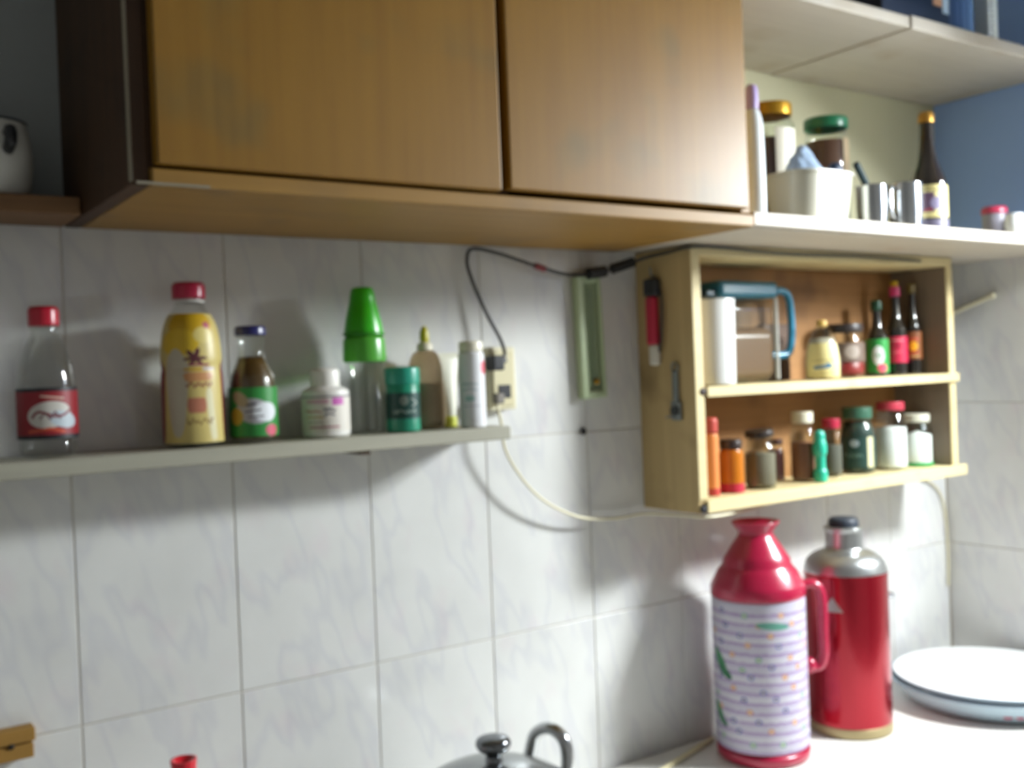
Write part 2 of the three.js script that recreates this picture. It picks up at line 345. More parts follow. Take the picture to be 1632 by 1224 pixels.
// 5 feeding bottle with green dome
{
  const x = 0.637, z = 0.055, t = thing('feeding_bottle', 'clear bottle with a bright green domed cover standing mid-ledge', 'bottle', [x, SY, z]);
  mesh('body', lathe([[0, 0.002], ...smooth([[0.022, 0.001], [0.0265, 0.006], [0.0265, 0.04], [0.024, 0.06], [0.0235, 0.075], [0.0265, 0.095], [0.027, 0.11]], 50)]), M.clear, t);
  mesh('collar', lathe([[0.0275, 0.098], [0.0295, 0.1], [0.0285, 0.128], [0.024, 0.134], [0.0, 0.134]]), phys('#5fc040', 0.3, { transmission: 0.35, thickness: 0 }), t);
  mesh('cover', lathe(smooth([[0.0272, 0.134], [0.0268, 0.14], [0.0235, 0.158], [0.0185, 0.178], [0.0165, 0.19], [0.013, 0.1985], [0, 0.2]], 40)), plastic('#2fae10', 0.3), t);
  mesh('cover_ring', lathe([[0.0275, 0.1335], [0.0285, 0.1355], [0.0278, 0.1385], [0.026, 0.139]]), plastic('#239008', 0.35), t);
}
// 6 green canister
{
  const x = 0.683, z = 0.074, t = thing('canister', 'small teal-green canister with a dark printed band on the ledge', 'canister', [x, SY, z]);
  mesh('body', lathe([[0, 0.0005], [0.0215, 0.0005], [0.023, 0.003], [0.023, 0.066], [0, 0.066]]), plastic('#128a6a', 0.35), t);
  mesh('lid', lathe([[0.0235, 0.066], [0.0242, 0.0675], [0.0242, 0.086], [0.022, 0.089], [0, 0.0895]]), plastic('#14947a', 0.35), t);
  label(t, 0.0235, 0.019, 0.054, canvasTex(512, 128, (c, w, h) => {
    c.fillStyle = '#0b4038'; c.fillRect(0, 0, w, h);
    for (const o of [-256, 0, 256]) { blob(c, 262 + o, 38, 22, 24, '#6d7a70'); stroke(c, '#9aa39a', 6, [300 + o, 30], [330 + o, 50], [305 + o, 66]); squiggle(c, 205 + o, 330 + o, 92, 18, '#8b9c92', 5); }
  }), facing(x, z));
}
// 7 squeeze bottle with nozzle
{
  const t = thing('squeeze_bottle', 'brownish translucent squeeze bottle with a yellow-green nozzle tip', 'bottle', [0.74, SY, 0.04]);
  mesh('body', lathe([[0, 0.001], ...smooth([[0.02, 0.0005], [0.0255, 0.006], [0.026, 0.03], [0.025, 0.07], [0.023, 0.095], [0.0175, 0.108], [0.009, 0.113]], 40)]), phys('#dccdb6', 0.35, { transmission: 0.8, thickness: 0, side: THREE.DoubleSide }), t);
  contents(t, [[0, 0.002], [0.022, 0.003], [0.0235, 0.02], [0.0225, 0.065], [0, 0.066]], phys('#cfbfa2', 0.5));
  mesh('collar', lathe([[0.0105, 0.111], [0.0115, 0.112], [0.0108, 0.122], [0.005, 0.124]]), phys('#d7d0b8', 0.4), t);
  mesh('nozzle', lathe(smooth([[0.0055, 0.123], [0.0068, 0.128], [0.0062, 0.138], [0.003, 0.146], [0, 0.147]], 20)), plastic('#b7b01e', 0.4), t);
}
// 8 leaning pale sachet tube
{
  const t = thing('squeeze_tube', 'pale flattened tube standing on its yellow-green cap beside the white tube', 'tube', [0.779, SY, 0.038]);
  const g = new THREE.CylinderGeometry(0.0135, 0.009, 0.085, 24, 12); g.translate(0, 0.058, 0);
  const p = g.attributes.position;
  for (let i = 0; i < p.count; i++) { const k = Math.max(0, (p.getY(i) - 0.02) / 0.08); p.setX(i, p.getX(i) * (1 + 0.35 * k)); p.setZ(i, p.getZ(i) * (1 - 0.85 * k)); }
  g.computeVertexNormals();
  mesh('body', g, plastic('#dcdccb', 0.4), t);
  mesh('crimp', box(-0.0185, 0.0185, 0.1, 0.108, -0.0016, 0.0016, 0.0008), plastic('#d5d5c2', 0.4), t);
  mesh('cap', capGeo(0.0105, 0.016, 0.0003), plastic('#b9bd3c', 0.4), t);
}
// 9 white tube
{
  const x = 0.789, z = 0.085, t = thing('white_tube', 'tall white cylindrical tube with a red mark at the ledge right end', 'tube', [x, SY, z]);
  mesh('body', lathe([[0, 0.0003], [0.017, 0.0003], [0.0185, 0.002], [0.0185, 0.104], [0.016, 0.108], [0, 0.108]]), plastic('#e3e4e6', 0.4), t);
  mesh('lid', lathe([[0.0165, 0.108], [0.0172, 0.109], [0.0172, 0.12], [0.015, 0.1225], [0, 0.1225]]), plastic('#e6e2cf', 0.4), t);
  label(t, 0.0188, 0.012, 0.1, canvasTex(256, 256, (c, w, h) => {
    c.fillStyle = '#dfe1e4'; c.fillRect(0, 0, w, h);
    blob(c, 176, 44, 15, 30, '#cf5468'); squiggle(c, 96, 150, 110, 10, '#8aa6a8', 4); squiggle(c, 96, 150, 132, 10, '#9ab0b4', 4); blob(c, 120, 170, 16, 12, '#9cc2be'); squiggle(c, 100, 160, 200, 6, '#a7a9b4', 3);
  }), facing(x, z));
}
// ---------------------------------------------------------------- things on the wall
{
  const t = thing('wall_socket', 'cream wall socket box at the right end of the ledge', 'socket', [0.885, -0.006, 0.0005]);
  mesh('box', box(-0.024, 0.024, -0.05, 0.046, 0, 0.022, 0.003), M.cream, t);
  mesh('face_plate', box(-0.019, 0.019, -0.044, 0.04, 0.022, 0.025, 0.0012), plastic('#d2caa4', 0.4), t);
  mesh('outlet', box(-0.011, 0.011, -0.032, -0.012, 0.025, 0.0262, 0.0005), M.black, t);
}
{
  const t = thing('power_cord', 'black power cord drooping from its plug to the rack with inline connectors', 'cord', [0, 0, 0]);
  mesh('cable', tube([[0.868, 0.017, 0.042], [0.878, 0.026, 0.04], [0.8795, 0.048, 0.03], [0.862, 0.09, 0.02], [0.842, 0.14, 0.014], [0.835, 0.17, 0.012], [0.84, 0.187, 0.012], [0.852, 0.1895, 0.012], [0.892, 0.183, 0.014], [0.964, 0.164, 0.018], [1.02, 0.153, 0.02], [1.076, 0.157, 0.022], [1.105, 0.163, 0.022], [1.137, 0.171, 0.024], [1.163, 0.181, 0.04], [1.173, 0.186, 0.09], [1.176, 0.189, 0.136], [1.2, 0.1895, 0.144], [1.4, 0.185, 0.142], [1.6, 0.187, 0.142], [1.78, 0.184, 0.142]], 0.0028, 220), M.black, t);
  mesh('plug', merge([box(0.85, 0.872, 0.004, 0.027, 0.0258, 0.05, 0.004), rod([0.866, 0.016, 0.042], [0.878, 0.02, 0.042], 0.006, 0.004)]), M.black, t);
  mesh('connector', rod([1.06, 0.1555, 0.0215], [1.094, 0.16, 0.0225], 0.0095, 0.0095, 16), M.black, t);
  mesh('connector', rod([1.11, 0.164, 0.0225], [1.15, 0.176, 0.03], 0.0085, 0.0085, 16), M.black, t);
  mesh('red_clip', rod([0.957, 0.166, 0.0175], [0.975, 0.161, 0.0185], 0.0052, 0.0052, 14), plastic('#7c1020', 0.4), t).userData.label = 'red clip';
}
{
  const t = thing('cream_cable', 'thin cream cable hanging in a loop from the socket to the rack bottom', 'cable', [0, 0, 0]);
  mesh('wire', tube([[0.868, -0.035, 0.028], [0.866, -0.052, 0.034], [0.872, -0.08, 0.034], [0.878, -0.117, 0.032], [0.932, -0.188, 0.03], [1.015, -0.233, 0.025], [1.1, -0.2465, 0.018], [1.16, -0.2455, 0.02], [1.182, -0.2445, 0.08], [1.19, -0.2435, 0.135], [1.3, -0.2455, 0.12], [1.6, -0.2475, 0.03], [1.95, -0.255, 0.006], [2.03, -0.3, 0.005], [2.05, -0.42, 0.005], [2.045, -0.5, 0.006]], 0.0024, 160), M.cream, t);
  mesh('plug', box(0.861, 0.876, -0.046, -0.03, 0.0268, 0.04, 0.003), plastic('#7a746c', 0.5), t);
}
{
  const t = thing('thermometer', 'pale green plastic wall thermometer hanging below the black cord', 'thermometer', [1.068, 0.052, 0.0005]);
  t.rotation.z = 0.03;
  mesh('back_plate', box(-0.026, 0.026, -0.099, 0.1, 0, 0.008, 0.003), plastic('#a9b590', 0.45), t);
  mesh('rim', merge([box(-0.026, -0.012, -0.099, 0.1, 0.008, 0.017, 0.003), box(0.018, 0.026, -0.099, 0.1, 0.008, 0.015, 0.003), box(-0.012, 0.018, -0.099, -0.087, 0.008, 0.016, 0.003), box(-0.012, 0.018, 0.09, 0.1, 0.008, 0.016, 0.003)]), plastic('#b3c49c', 0.45), t);
  mesh('scale', box(-0.011, 0.017, -0.086, 0.089, 0.008, 0.0088), std('#ffffff', 0.5, { map: (() => { const x = canvasTex(64, 256, (c, w, h) => { c.fillStyle = '#8d9c7c'; c.fillRect(0, 0, w, h); for (let k = 0; k < 30; k++) stroke(c, '#6d8a66', 2, [14, 12 + k * 8], [k % 5 ? 26 : 34, 12 + k * 8]); }); x.wrapS = x.wrapT = THREE.RepeatWrapping; x.repeat.set(1 / 0.028, 1 / 0.175); x.offset.set(0.011 / 0.028, 0.086 / 0.175); return x; })() }), t);
  mesh('glass_tube', rod([0.004, -0.068, 0.0115], [0.004, 0.08, 0.0115], 0.0025), M.glass, t);
  mesh('bulb', ball(0.006, -0.072, 0.0125, 0.005), std('#b58a2a', 0.35, { metalness: 0.5 }), t).userData.label = 'brass-coloured bulb';
}
mesh('wall_nail', merge([rod([0, 0, 0], [0, 0, 0.005], 0.0022), ball(0, 0, 0.005, 0.006, 1, 1, 0.5)]), std('#2c2a2a', 0.5, { metalness: 0.6 }), scene);
{ const n = scene.children[scene.children.length - 1]; n.position.set(1.052, H - 0.1, -0.001); n.userData = { label: 'small dark nail head in the tile joint below the thermometer', category: 'nail' }; }
// tools hung on the rack's side
{
  const t = thing('kitchen_lighter', 'red-handled gadget with a white tip hanging on the rack side board', 'lighter', [1.1795, 0.145, 0.05]);
  mesh('hook', merge([rod([0, 0.006, 0], [-0.009, 0.006, 0], 0.0016), rod([-0.009, 0.006, 0], [-0.011, 0.02, 0], 0.0016)]), M.dull_steel, t);
  mesh('head', box(-0.015, -0.0005, -0.028, 0.002, -0.017, 0.015, 0.005), plastic('#23262c', 0.4), t);
  mesh('handle', box(-0.015, -0.001, -0.108, -0.028, -0.013, 0.009, 0.005), plastic('#c01a40', 0.35), t);
  mesh('tip', box(-0.013, -0.001, -0.142, -0.1075, -0.01, 0.01, 0.005), plastic('#dcd8cc', 0.4), t);
  mesh('lever', tube([[-0.008, -0.01, 0.015], [-0.008, -0.03, 0.022], [-0.008, -0.09, 0.019], [-0.008, -0.12, 0.013]], 0.0022, 24), plastic('#2a2a30', 0.4), t);
}
{
  const t = thing('can_opener', 'dull grey metal opener hanging low on the rack side board', 'opener', [1.1795, -0.008, 0.093]);
  mesh('handle', box(-0.006, -0.001, -0.05, 0.002, -0.0075, 0.0055, 0.0025), M.dull_steel, t);
  mesh('blade', merge([box(-0.007, -0.001, -0.08, -0.048, -0.011, 0.011, 0.003), rod([-0.004, -0.072, -0.009], [-0.004, -0.076, -0.026], 0.002, 0.001)]), M.dull_steel, t);
  mesh('wheel', (() => { const g = new THREE.CylinderGeometry(0.008, 0.008, 0.004, 20); g.rotateZ(Math.PI / 2); g.translate(-0.0095, -0.064, 0.001); return g; })(), std('#4c5052', 0.4, { metalness: 0.8 }), t);
  mesh('ring', (() => { const g = new THREE.TorusGeometry(0.007, 0.0016, 8, 20); g.rotateY(Math.PI / 2); g.translate(-0.0035, 0.007, -0.001); return g; })(), M.dull_steel, t);
}
// peg on the right wall
{
  const t = thing('wall_peg', 'cream stick-like peg on the right wall beside the spice rack', 'peg', [RX - 0.0005, 0.095, 0.03]);
  mesh('rail', rod([-0.007, -0.004, 0.001], [-0.009, 0.026, 0.095], 0.0055, 0.0055), M.cream, t);
  mesh('end_cap', ball(-0.009, 0.026, 0.096, 0.007), M.cream, t);
  mesh('mount', box(-0.008, 0, -0.008, 0.004, -0.006, 0.008, 0.002), M.cream, t);
}
// batten at lower left
{
  const t = thing('wooden_batten', 'end of a cracked brown wooden batten on the tiles at the lower left', 'batten', [-0.15, -0.407, 0.0005]);
  const w = std('#ffffff', 0.7, { map: woodTex([150, 112, 46], [26, 22, 14], [92, 66, 34], 14, true) });
  mesh('board', box(0, 0.362, 0.0025, 0.0185, 0, 0.022, 0.002), w, t);
  mesh('board', box(0, 0.36, -0.0165, 0.0005, 0, 0.021, 0.002), w, t);
  mesh('nail', ball(0.336, 0.001, 0.0215, 0.0035, 1, 1, 0.6), std('#2a2622', 0.5, { metalness: 0.5 }), t);
}
// ---------------------------------------------------------------- spice rack, upper shelf
{
  const t = thing('white_cup', 'tall plain white plastic cup at the left end of the rack upper shelf', 'cup', [1.258, RM, 0.099]);
  mesh('body', lathe([[0, 0.0005], [0.0345, 0.0005], [0.036, 0.003], [0.038, 0.139], [0.039, 0.142], [0.037, 0.142], [0.0345, 0.005], [0, 0.004]], 48), plastic('#e2e3e0', 0.3), t);
}
{
  const t = thing('water_jug', 'clear jug of brown tea with a teal lid and handle', 'jug', [1.398, RM, 0.034]);
  const oval = (w, d, h, y, wall) => { const g = new RoundedBoxGeometry(w, h, d, 5, d * 0.42); g.translate(0, y + h / 2, 0); return g; };
  mesh('body', oval(0.136, 0.056, 0.15, 0.0005), M.clear, t);
  mesh('tea', oval(0.13, 0.05, 0.095, 0.004), phys('#6b5138', 0.25), t);
  mesh('lid', (() => { const g = new RoundedBoxGeometry(0.15, 0.03, 0.0575, 4, 0.009); g.translate(-0.004, 0.165, 0); return g; })(), plastic('#22708a', 0.3), t);
  mesh('spout', (() => { const g = new RoundedBoxGeometry(0.03, 0.012, 0.036, 3, 0.004); g.translate(-0.088, 0.158, 0); return g; })(), plastic('#15455a', 0.35), t);
  mesh('handle', tube([[0.062, 0.163, 0.006], [0.1, 0.164, 0.012], [0.112, 0.155, 0.013], [0.118, 0.12, 0.013], [0.117, 0.075, 0.013], [0.108, 0.05, 0.012], [0.069, 0.047, 0.006]], 0.007, 60, 10), plastic('#2682a6', 0.3), t);
  mesh('corner_post', rod([0.064, 0.004, 0.0245], [0.064, 0.15, 0.0245], 0.004, 0.004), phys('#dfe0da', 0.15, { transmission: 0.5, thickness: 0 }), t);
}
{
  const t = thing('brown_box', 'dark brown carton seen through the teal jug handle', 'box', [1.505, RM, 0.0065]);
  mesh('carton', box(-0.034, 0.034, 0.0005, 0.104, 0, 0.0155, 0.001), std('#5b4230', 0.6), t);
  mesh('flap', box(-0.034, 0.034, 0.104, 0.106, 0.001, 0.0145, 0.0008), std('#6a4e38', 0.6), t);
}
{
  const x = 1.551, z = 0.088, t = thing('honey_bottle', 'dome-shaped clear bottle with a cream yellow label on the upper rack shelf', 'bottle', [x, RM, z]);
  const prof = smooth([[0.03, 0.0005], [0.0325, 0.006], [0.0325, 0.03], [0.0295, 0.055], [0.0225, 0.078], [0.013, 0.093], [0.008, 0.097]], 40);
  mesh('body', lathe([[0, 0.001], ...prof]), M.clear, t);
  contents(t, [[0, 0.003], [0.029, 0.004], [0.0305, 0.03], [0.027, 0.056], [0.02, 0.075], [0, 0.076]], phys('#b9b2a0', 0.3));
  mesh('cap', capGeo(0.0095, 0.012, 0.096), plastic('#c8a350', 0.4), t);
  mesh('label', new THREE.LatheGeometry(prof.filter(([, y]) => y > 0.003 && y < 0.066).map(([r, y]) => new THREE.Vector2(r + 0.0006, y)), 32, facing(x, z) - 1.05, 2.1),
    std('#ffffff', 0.45, { side: THREE.DoubleSide, map: canvasTex(256, 256, (c, w, h) => { c.fillStyle = '#e9dc9a'; c.fillRect(0, 0, w, h); stroke(c, '#7f95a4', 26, [78, 168], [180, 158]); blob(c, 164, 156, 22, 18, '#5f86a0'); squiggle(c, 60, 196, 122, 12, '#b3a46a', 6); squiggle(c, 60, 196, 210, 9, '#b0a068', 5); }) }), t);
}
{
  const x = 1.66, z = 0.052, t = thing('sauce_jar', 'wide glass jar of red chilli with a dark lid behind the yellow-labelled bottle', 'jar', [x, RM, z]);
  mesh('body', lathe([[0, 0.001], ...smooth([[0.034, 0.0005], [0.037, 0.006], [0.037, 0.06], [0.035, 0.074], [0.033, 0.08], [0.033, 0.088]], 40)]), M.glass, t);
  contents(t, [[0, 0.003], [0.0335, 0.004], [0.035, 0.012], [0.035, 0.045], [0, 0.046]], phys('#8a1d1a', 0.4));
  mesh('lid', lathe([[0.0345, 0.086], [0.036, 0.088], [0.036, 0.1], [0.034, 0.1025], [0, 0.103]]), plastic('#2a211f', 0.4), t);
  label(t, 0.0376, 0.03, 0.066, canvasTex(512, 96, (c, w, h) => { c.fillStyle = '#6e5d52'; c.fillRect(0, 0, w, h); for (const o of [-256, 0, 256]) { blob(c, 290 + o, 46, 34, 34, '#9b8f84'); squiggle(c, 190 + o, 250 + o, 44, 20, '#3a2622', 6); } }), facing(x, z));
}
function sauceBottle(name, text, x, z, r, h, glassMat, capMat, tipMat, lab, y0, y1) {
  const t = thing(name, text, 'bottle', [x, RM, z]);
  const sh = h * 0.52;
  mesh('body', lathe([[0, 0.001], ...smooth([[r * 0.9, 0.0005], [r, 0.004], [r, sh * 0.9], [r * 0.92, sh], [r * 0.55, sh * 1.22], [r * 0.42, sh * 1.45], [r * 0.4, h - 0.018]], 50)]), glassMat, t);
  const cp = mesh('cap', capGeo(r * 0.52, 0.02, h - 0.022), capMat, t);
  if (tipMat) mesh('tip', lathe([[r * 0.34, h - 0.002], [r * 0.34, h + 0.008], [0, h + 0.009]], 20), tipMat, t);
  label(t, r + 0.0006, y0, y1, lab, facing(x, z));
  return t;
}
const darkGlass = phys('#1d1a16', 0.12, { clearcoat: 1, clearcoatRoughness: 0.08 });
sauceBottle('soy_bottle', 'dark sauce bottle with a green and white label on the upper rack shelf', 1.752, 0.06, 0.0205, 0.15, darkGlass, plastic('#12442e', 0.35), null,
  canvasTex(512, 200, (c, w, h) => { c.fillStyle = '#2f9444'; c.fillRect(0, 0, w, h); for (const o of [-256, 0, 256]) { blob(c, 262 + o, 98, 46, 58, '#dfe6e6'); blob(c, 290 + o, 172, 40, 26, '#d9546c'); squiggle(c, 230 + o, 296 + o, 96, 26, '#5c9a70', 6); } }), 0.006, 0.072);
sauceBottle('vinegar_bottle', 'dark sauce bottle with a crimson label and yellow-topped pink cap', 1.81, 0.062, 0.0205, 0.178, darkGlass, plastic('#c0286a', 0.35), plastic('#c2a21e', 0.4),
  canvasTex(512, 200, (c, w, h) => { c.fillStyle = '#c42348'; c.fillRect(0, 0, w, h); for (const o of [-256, 0, 256]) { squiggle(c, 220 + o, 300 + o, 70, 24, '#8c1030', 8); squiggle(c, 220 + o, 300 + o, 120, 20, '#e0707c', 5); stroke(c, '#d8a4a8', 6, [214 + o, 30], [310 + o, 30]); } }), 0.024, 0.076);
sauceBottle('oil_bottle', 'slim dark sauce bottle with an orange and yellow label, rightmost on the upper rack shelf', 1.86, 0.066, 0.0165, 0.184, darkGlass, plastic('#6e5f2e', 0.4), null,
  canvasTex(512, 220, (c, w, h) => { c.fillStyle = '#7e4a26'; c.fillRect(0, 0, w, h); for (const o of [-256, 0, 256]) { blob(c, 258 + o, 116, 44, 40, '#e0a21c'); stroke(c, '#b84a30', 20, [216 + o, 60], [306 + o, 60]); stroke(c, '#b84a30', 14, [216 + o, 168], [306 + o, 168]); stroke(c, '#c7a56a', 10, [216 + o, 196], [306 + o, 196]); } }), 0.03, 0.085);
// ---------------------------------------------------------------- spice rack, lower shelf
{
  const t = thing('spice_tube', 'tall slim orange plastic tube with a red cap at the lower rack shelf left end', 'tube', [1.2535, RB, 0.09]);
  mesh('body', lathe([[0, 0.0005], [0.0115, 0.0005], [0.0125, 0.012], [0.0125, 0.1], [0.011, 0.104], [0, 0.104]]), plastic('#e08a4a', 0.4), t);
  mesh('base_ring', lathe([[0.0126, 0.0005], [0.0132, 0.001], [0.0132, 0.012], [0.0126, 0.0125]]), plastic('#b83a34', 0.4), t);
  mesh('cap', capGeo(0.0125, 0.026, 0.104), plastic('#b5473c', 0.4), t);
}
{
  const x = 1.306, z = 0.085, t = thing('spice_jar', 'amber orange jar with a dark lid and red base on the lower rack shelf', 'jar', [x, RB, z]);
  mesh('body', lathe([[0, 0.0005], [0.019, 0.0005], [0.0205, 0.004], [0.0205, 0.066], [0.017, 0.073], [0.0165, 0.076]]), phys('#d07a18', 0.25, { transmission: 0.25, thickness: 0 }), t);
  contents(t, [[0, 0.002], [0.019, 0.003], [0.019, 0.06], [0, 0.061]], phys('#8e5016', 0.6));
  mesh('lid', capGeo(0.019, 0.016, 0.074), plastic('#2a1a14', 0.4), t);
  label(t, 0.0209, 0.001, 0.016, canvasTex(64, 16, (c, w, h) => { c.fillStyle = '#b01c3a'; c.fillRect(0, 0, w, h); }), facing(x, z), 'base_band');
}
function glassJar(name, text, x, z, r, h, lidH, lidMat, fill, fillH, extra) {
  const t = thing(name, text, 'jar', [x, RB, z]);
  const b = h - lidH;
  mesh('body', lathe([[0, 0.001], ...smooth([[r * 0.9, 0.0005], [r, 0.005], [r, b * 0.72], [r * 0.94, b * 0.84], [r * 0.8, b * 0.94], [r * 0.78, b + 0.004]], 44)]), M.glass, t);
  if (fill) contents(t, [[0, 0.003], [r * 0.88, 0.0035], [r * 0.94, 0.008], [r * 0.94, Math.min(fillH, b * 0.7)], ...(fillH > b * 0.8 ? [[r * 0.86, b * 0.83], [r * 0.72, Math.min(fillH, b)]] : []), [0, fillH]], fill);
  if (lidMat) mesh('lid', lathe([[r * 0.83, b], [r * 0.86, b + 0.001], [r * 0.86, h - 0.002], [r * 0.82, h], [0, h]]), lidMat, t);
  extra?.(t);
  return t;
}
glassJar('glass_jar', 'clear glass jar of grey powder with a tilted dark lid on the lower rack shelf', 1.381, 0.082, 0.0275, 0.1, 0.014, null, phys('#6d6653', 0.8), 0.062,
  (t) => { const m = mesh('lid', lathe([[0, 0], [0.024, 0], [0.025, 0.002], [0.025, 0.01], [0.023, 0.012], [0, 0.012]]), plastic('#2b211c', 0.4), t); m.position.y = 0.0895; m.rotation.z = 0.1; });
glassJar('glass_jar', 'little jar of dark red sauce half hidden behind white-lidded jar', 1.467, 0.042, 0.0155, 0.078, 0.01, plastic('#42261f', 0.4), phys('#4a1714', 0.4), 0.06);
glassJar('glass_jar', 'tall glass jar of red-brown spice with a white lid on the lower rack shelf', 1.509, 0.07, 0.0225, 0.126, 0.02, plastic('#d8d4be', 0.35), phys('#8c5a40', 0.7), 0.07);
{
  const t = thing('shaker_bottle', 'small bright turquoise shaker bottle with waisted middle', 'bottle', [1.5115, RB, 0.106]);
  mesh('body', lathe([[0, 0.0004], ...smooth([[0.01, 0.0003], [0.012, 0.003], [0.012, 0.018], [0.0095, 0.026], [0.0095, 0.045], [0.012, 0.053], [0.012, 0.066], [0.009, 0.078]], 40)]), plastic('#2cb496', 0.35), t);
  mesh('cap', lathe(smooth([[0.0095, 0.077], [0.0095, 0.084], [0.007, 0.091], [0, 0.093]], 16)), plastic('#35b79d', 0.35), t);
}
glassJar('glass_jar', 'narrow glass jar of grey seasoning with a crimson lid on lower shelf', 1.602, 0.06, 0.0195, 0.108, 0.018, plastic('#a81f3c', 0.35), phys('#57564c', 0.8), 0.058);
{
  const x = 1.678, z = 0.062, t = glassJar('spice_canister', 'large dark green jar with a painted cream highlight in the middle of lower shelf', x, z, 0.0325, 0.126, 0.022, plastic('#35604c', 0.4), phys('#1f3a34', 0.5), 0.098);
  label(t, 0.0331, 0.012, 0.07, canvasTex(512, 128, (c, w, h) => { c.fillStyle = '#22413c'; c.fillRect(0, 0, w, h); for (const o of [-256, 0, 256]) { stroke(c, '#d8d2aa', 34, [318 + o, 8], [318 + o, 120]); blob(c, 240 + o, 26, 22, 16, '#a9b9c4'); squiggle(c, 190 + o, 280 + o, 76, 18, '#5d7a74', 6); } }), facing(x, z));  // the cream stroke is a highlight drawn into the label colour
}
glassJar('glass_jar', 'wide glass jar of white salt with a red lid on the lower rack shelf', 1.765, 0.074, 0.031, 0.132, 0.016, plastic('#b8384a', 0.35), phys('#e9ecec', 0.8), 0.084);
glassJar('glass_jar', 'white-filled glass jar with cream lid and green base ring, rightmost on lower shelf', 1.8475, 0.076, 0.029, 0.104, 0.016, plastic('#d7d6c4', 0.35), phys('#eef1f0', 0.8), 0.07,
  (t) => mesh('base_ring', lathe([[0.0292, 0.0005], [0.0302, 0.001], [0.0302, 0.007], [0.0292, 0.008]]), plastic('#2f9a4e', 0.4), t));
// ---------------------------------------------------------------- open shelf contents
const OY = CB + 0.0225;
{
  const t = thing('lotion_bottle', 'slim white bottle with a lavender cap at the cabinet right edge', 'bottle', [1.194, OY, 0.26]);
  mesh('body', lathe([[0, 0.0005], ...smooth([[0.014, 0.0003], [0.016, 0.004], [0.0165, 0.06], [0.0155, 0.132], [0.012, 0.155], [0.008, 0.163]], 40)]), plastic('#e4ecef', 0.3), t);
  mesh('cap', lathe(smooth([[0.0095, 0.163], [0.0098, 0.18], [0.008, 0.197], [0, 0.201]], 20)), plastic('#b9a4da', 0.35), t);
}
{
  const x = 1.417, z = 0.1, t = thing('gold_lid_jar', 'tall dark-filled glass jar with a gold lid behind the white basket', 'jar', [x, OY, z]);
  mesh('body', lathe([[0, 0.001], ...smooth([[0.038, 0.0005], [0.041, 0.006], [0.041, 0.18], [0.036, 0.2], [0.035, 0.212]], 40)]), M.glass, t);
  contents(t, [[0, 0.003], [0.038, 0.005], [0.039, 0.17], [0, 0.171]], phys('#4a3230', 0.6));
  mesh('lid', lathe([[0.036, 0.21], [0.038, 0.212], [0.038, 0.23], [0.036, 0.232], [0, 0.233]]), std('#b88a22', 0.35, { metalness: 0.6 }), t);
  mesh('label', new THREE.LatheGeometry([new THREE.Vector2(0.0416, 0.09), new THREE.Vector2(0.0416, 0.185)], 24, facing(x, z) + 0.2, 1.3), std('#e6e2d2', 0.5, { side: THREE.DoubleSide }), t);
}
{
  const x = 1.548, z = 0.115, t = thing('green_lid_jar', 'glass jar of brown preserve with a green lid behind the basket', 'jar', [x, OY, z]);
  mesh('body', lathe([[0, 0.001], ...smooth([[0.036, 0.0005], [0.0385, 0.006], [0.0385, 0.16], [0.036, 0.185], [0.035, 0.2]], 40)]), M.glass, t);
  contents(t, [[0, 0.003], [0.0355, 0.005], [0.0365, 0.176], [0, 0.177]], phys('#6a4632', 0.6));
  mesh('lid', lathe([[0.0365, 0.198], [0.039, 0.2], [0.039, 0.214], [0.037, 0.218], [0, 0.219]]), plastic('#1f7a52', 0.35), t);
  mesh('label', new THREE.LatheGeometry([new THREE.Vector2(0.0391, 0.1), new THREE.Vector2(0.0391, 0.178)], 20, facing(x, z) + 0.85, 0.9), std('#d8bf96', 0.5, { side: THREE.DoubleSide }), t);
}
{
  const t = thing('storage_basket', 'white rectangular plastic tub on the open shelf in front of two jars', 'basket', [1.347, OY, 0.235]);
  const wall = (w0, d0, w1, d1, h, r) => {            // tapering rounded tub, open at the top, with thickness
    const ring = (w, d, y) => { const s = []; const R = r; for (const [sx, sz, a0] of [[1, 1, 0], [-1, 1, 1], [-1, -1, 2], [1, -1, 3]]) for (let k = 0; k <= 5; k++) { const a = (a0 + k / 5) * Math.PI / 2; s.push([sx * (w / 2 - R) + R * Math.cos(a), y, sz * (d / 2 - R) + R * Math.sin(a)]); } return s; };
    const rings = [ring(0.02, 0.02, 0.0005).map(([, y], i) => [0, y, 0]), ring(w0, d0, 0.0005), ring(w1, d1, h), ring(w1 + 0.006, d1 + 0.006, h), ring(w1 + 0.006, d1 + 0.006, h + 0.004), ring(w1 - 0.005, d1 - 0.005, h + 0.004), ring(w0 - 0.005, d0 - 0.005, 0.004), ring(w0, d0, 0.004).map(([, y]) => [0, y, 0])];
    const pos = [], n = rings[0].length;
    for (let k = 0; k + 1 < rings.length; k++) for (let i = 0; i < n; i++) { const j = (i + 1) % n, a = rings[k][i], b = rings[k][j], c = rings[k + 1][j], d = rings[k + 1][i]; pos.push(...a, ...d, ...b, ...b, ...d, ...c); }
    const g = new THREE.BufferGeometry(); g.setAttribute('position', new THREE.Float32BufferAttribute(pos, 3));
    const c = toCreasedNormals(mergeVertices(g, 1e-5), 0.7); c.setAttribute('uv', new THREE.BufferAttribute(new Float32Array(c.attributes.position.count * 2), 2)); return c;
  };
  mesh('tub', wall(0.128, 0.086, 0.142, 0.1, 0.075, 0.038), phys('#c9c7b6', 0.35, { clearcoat: 0.2 }), t);
}
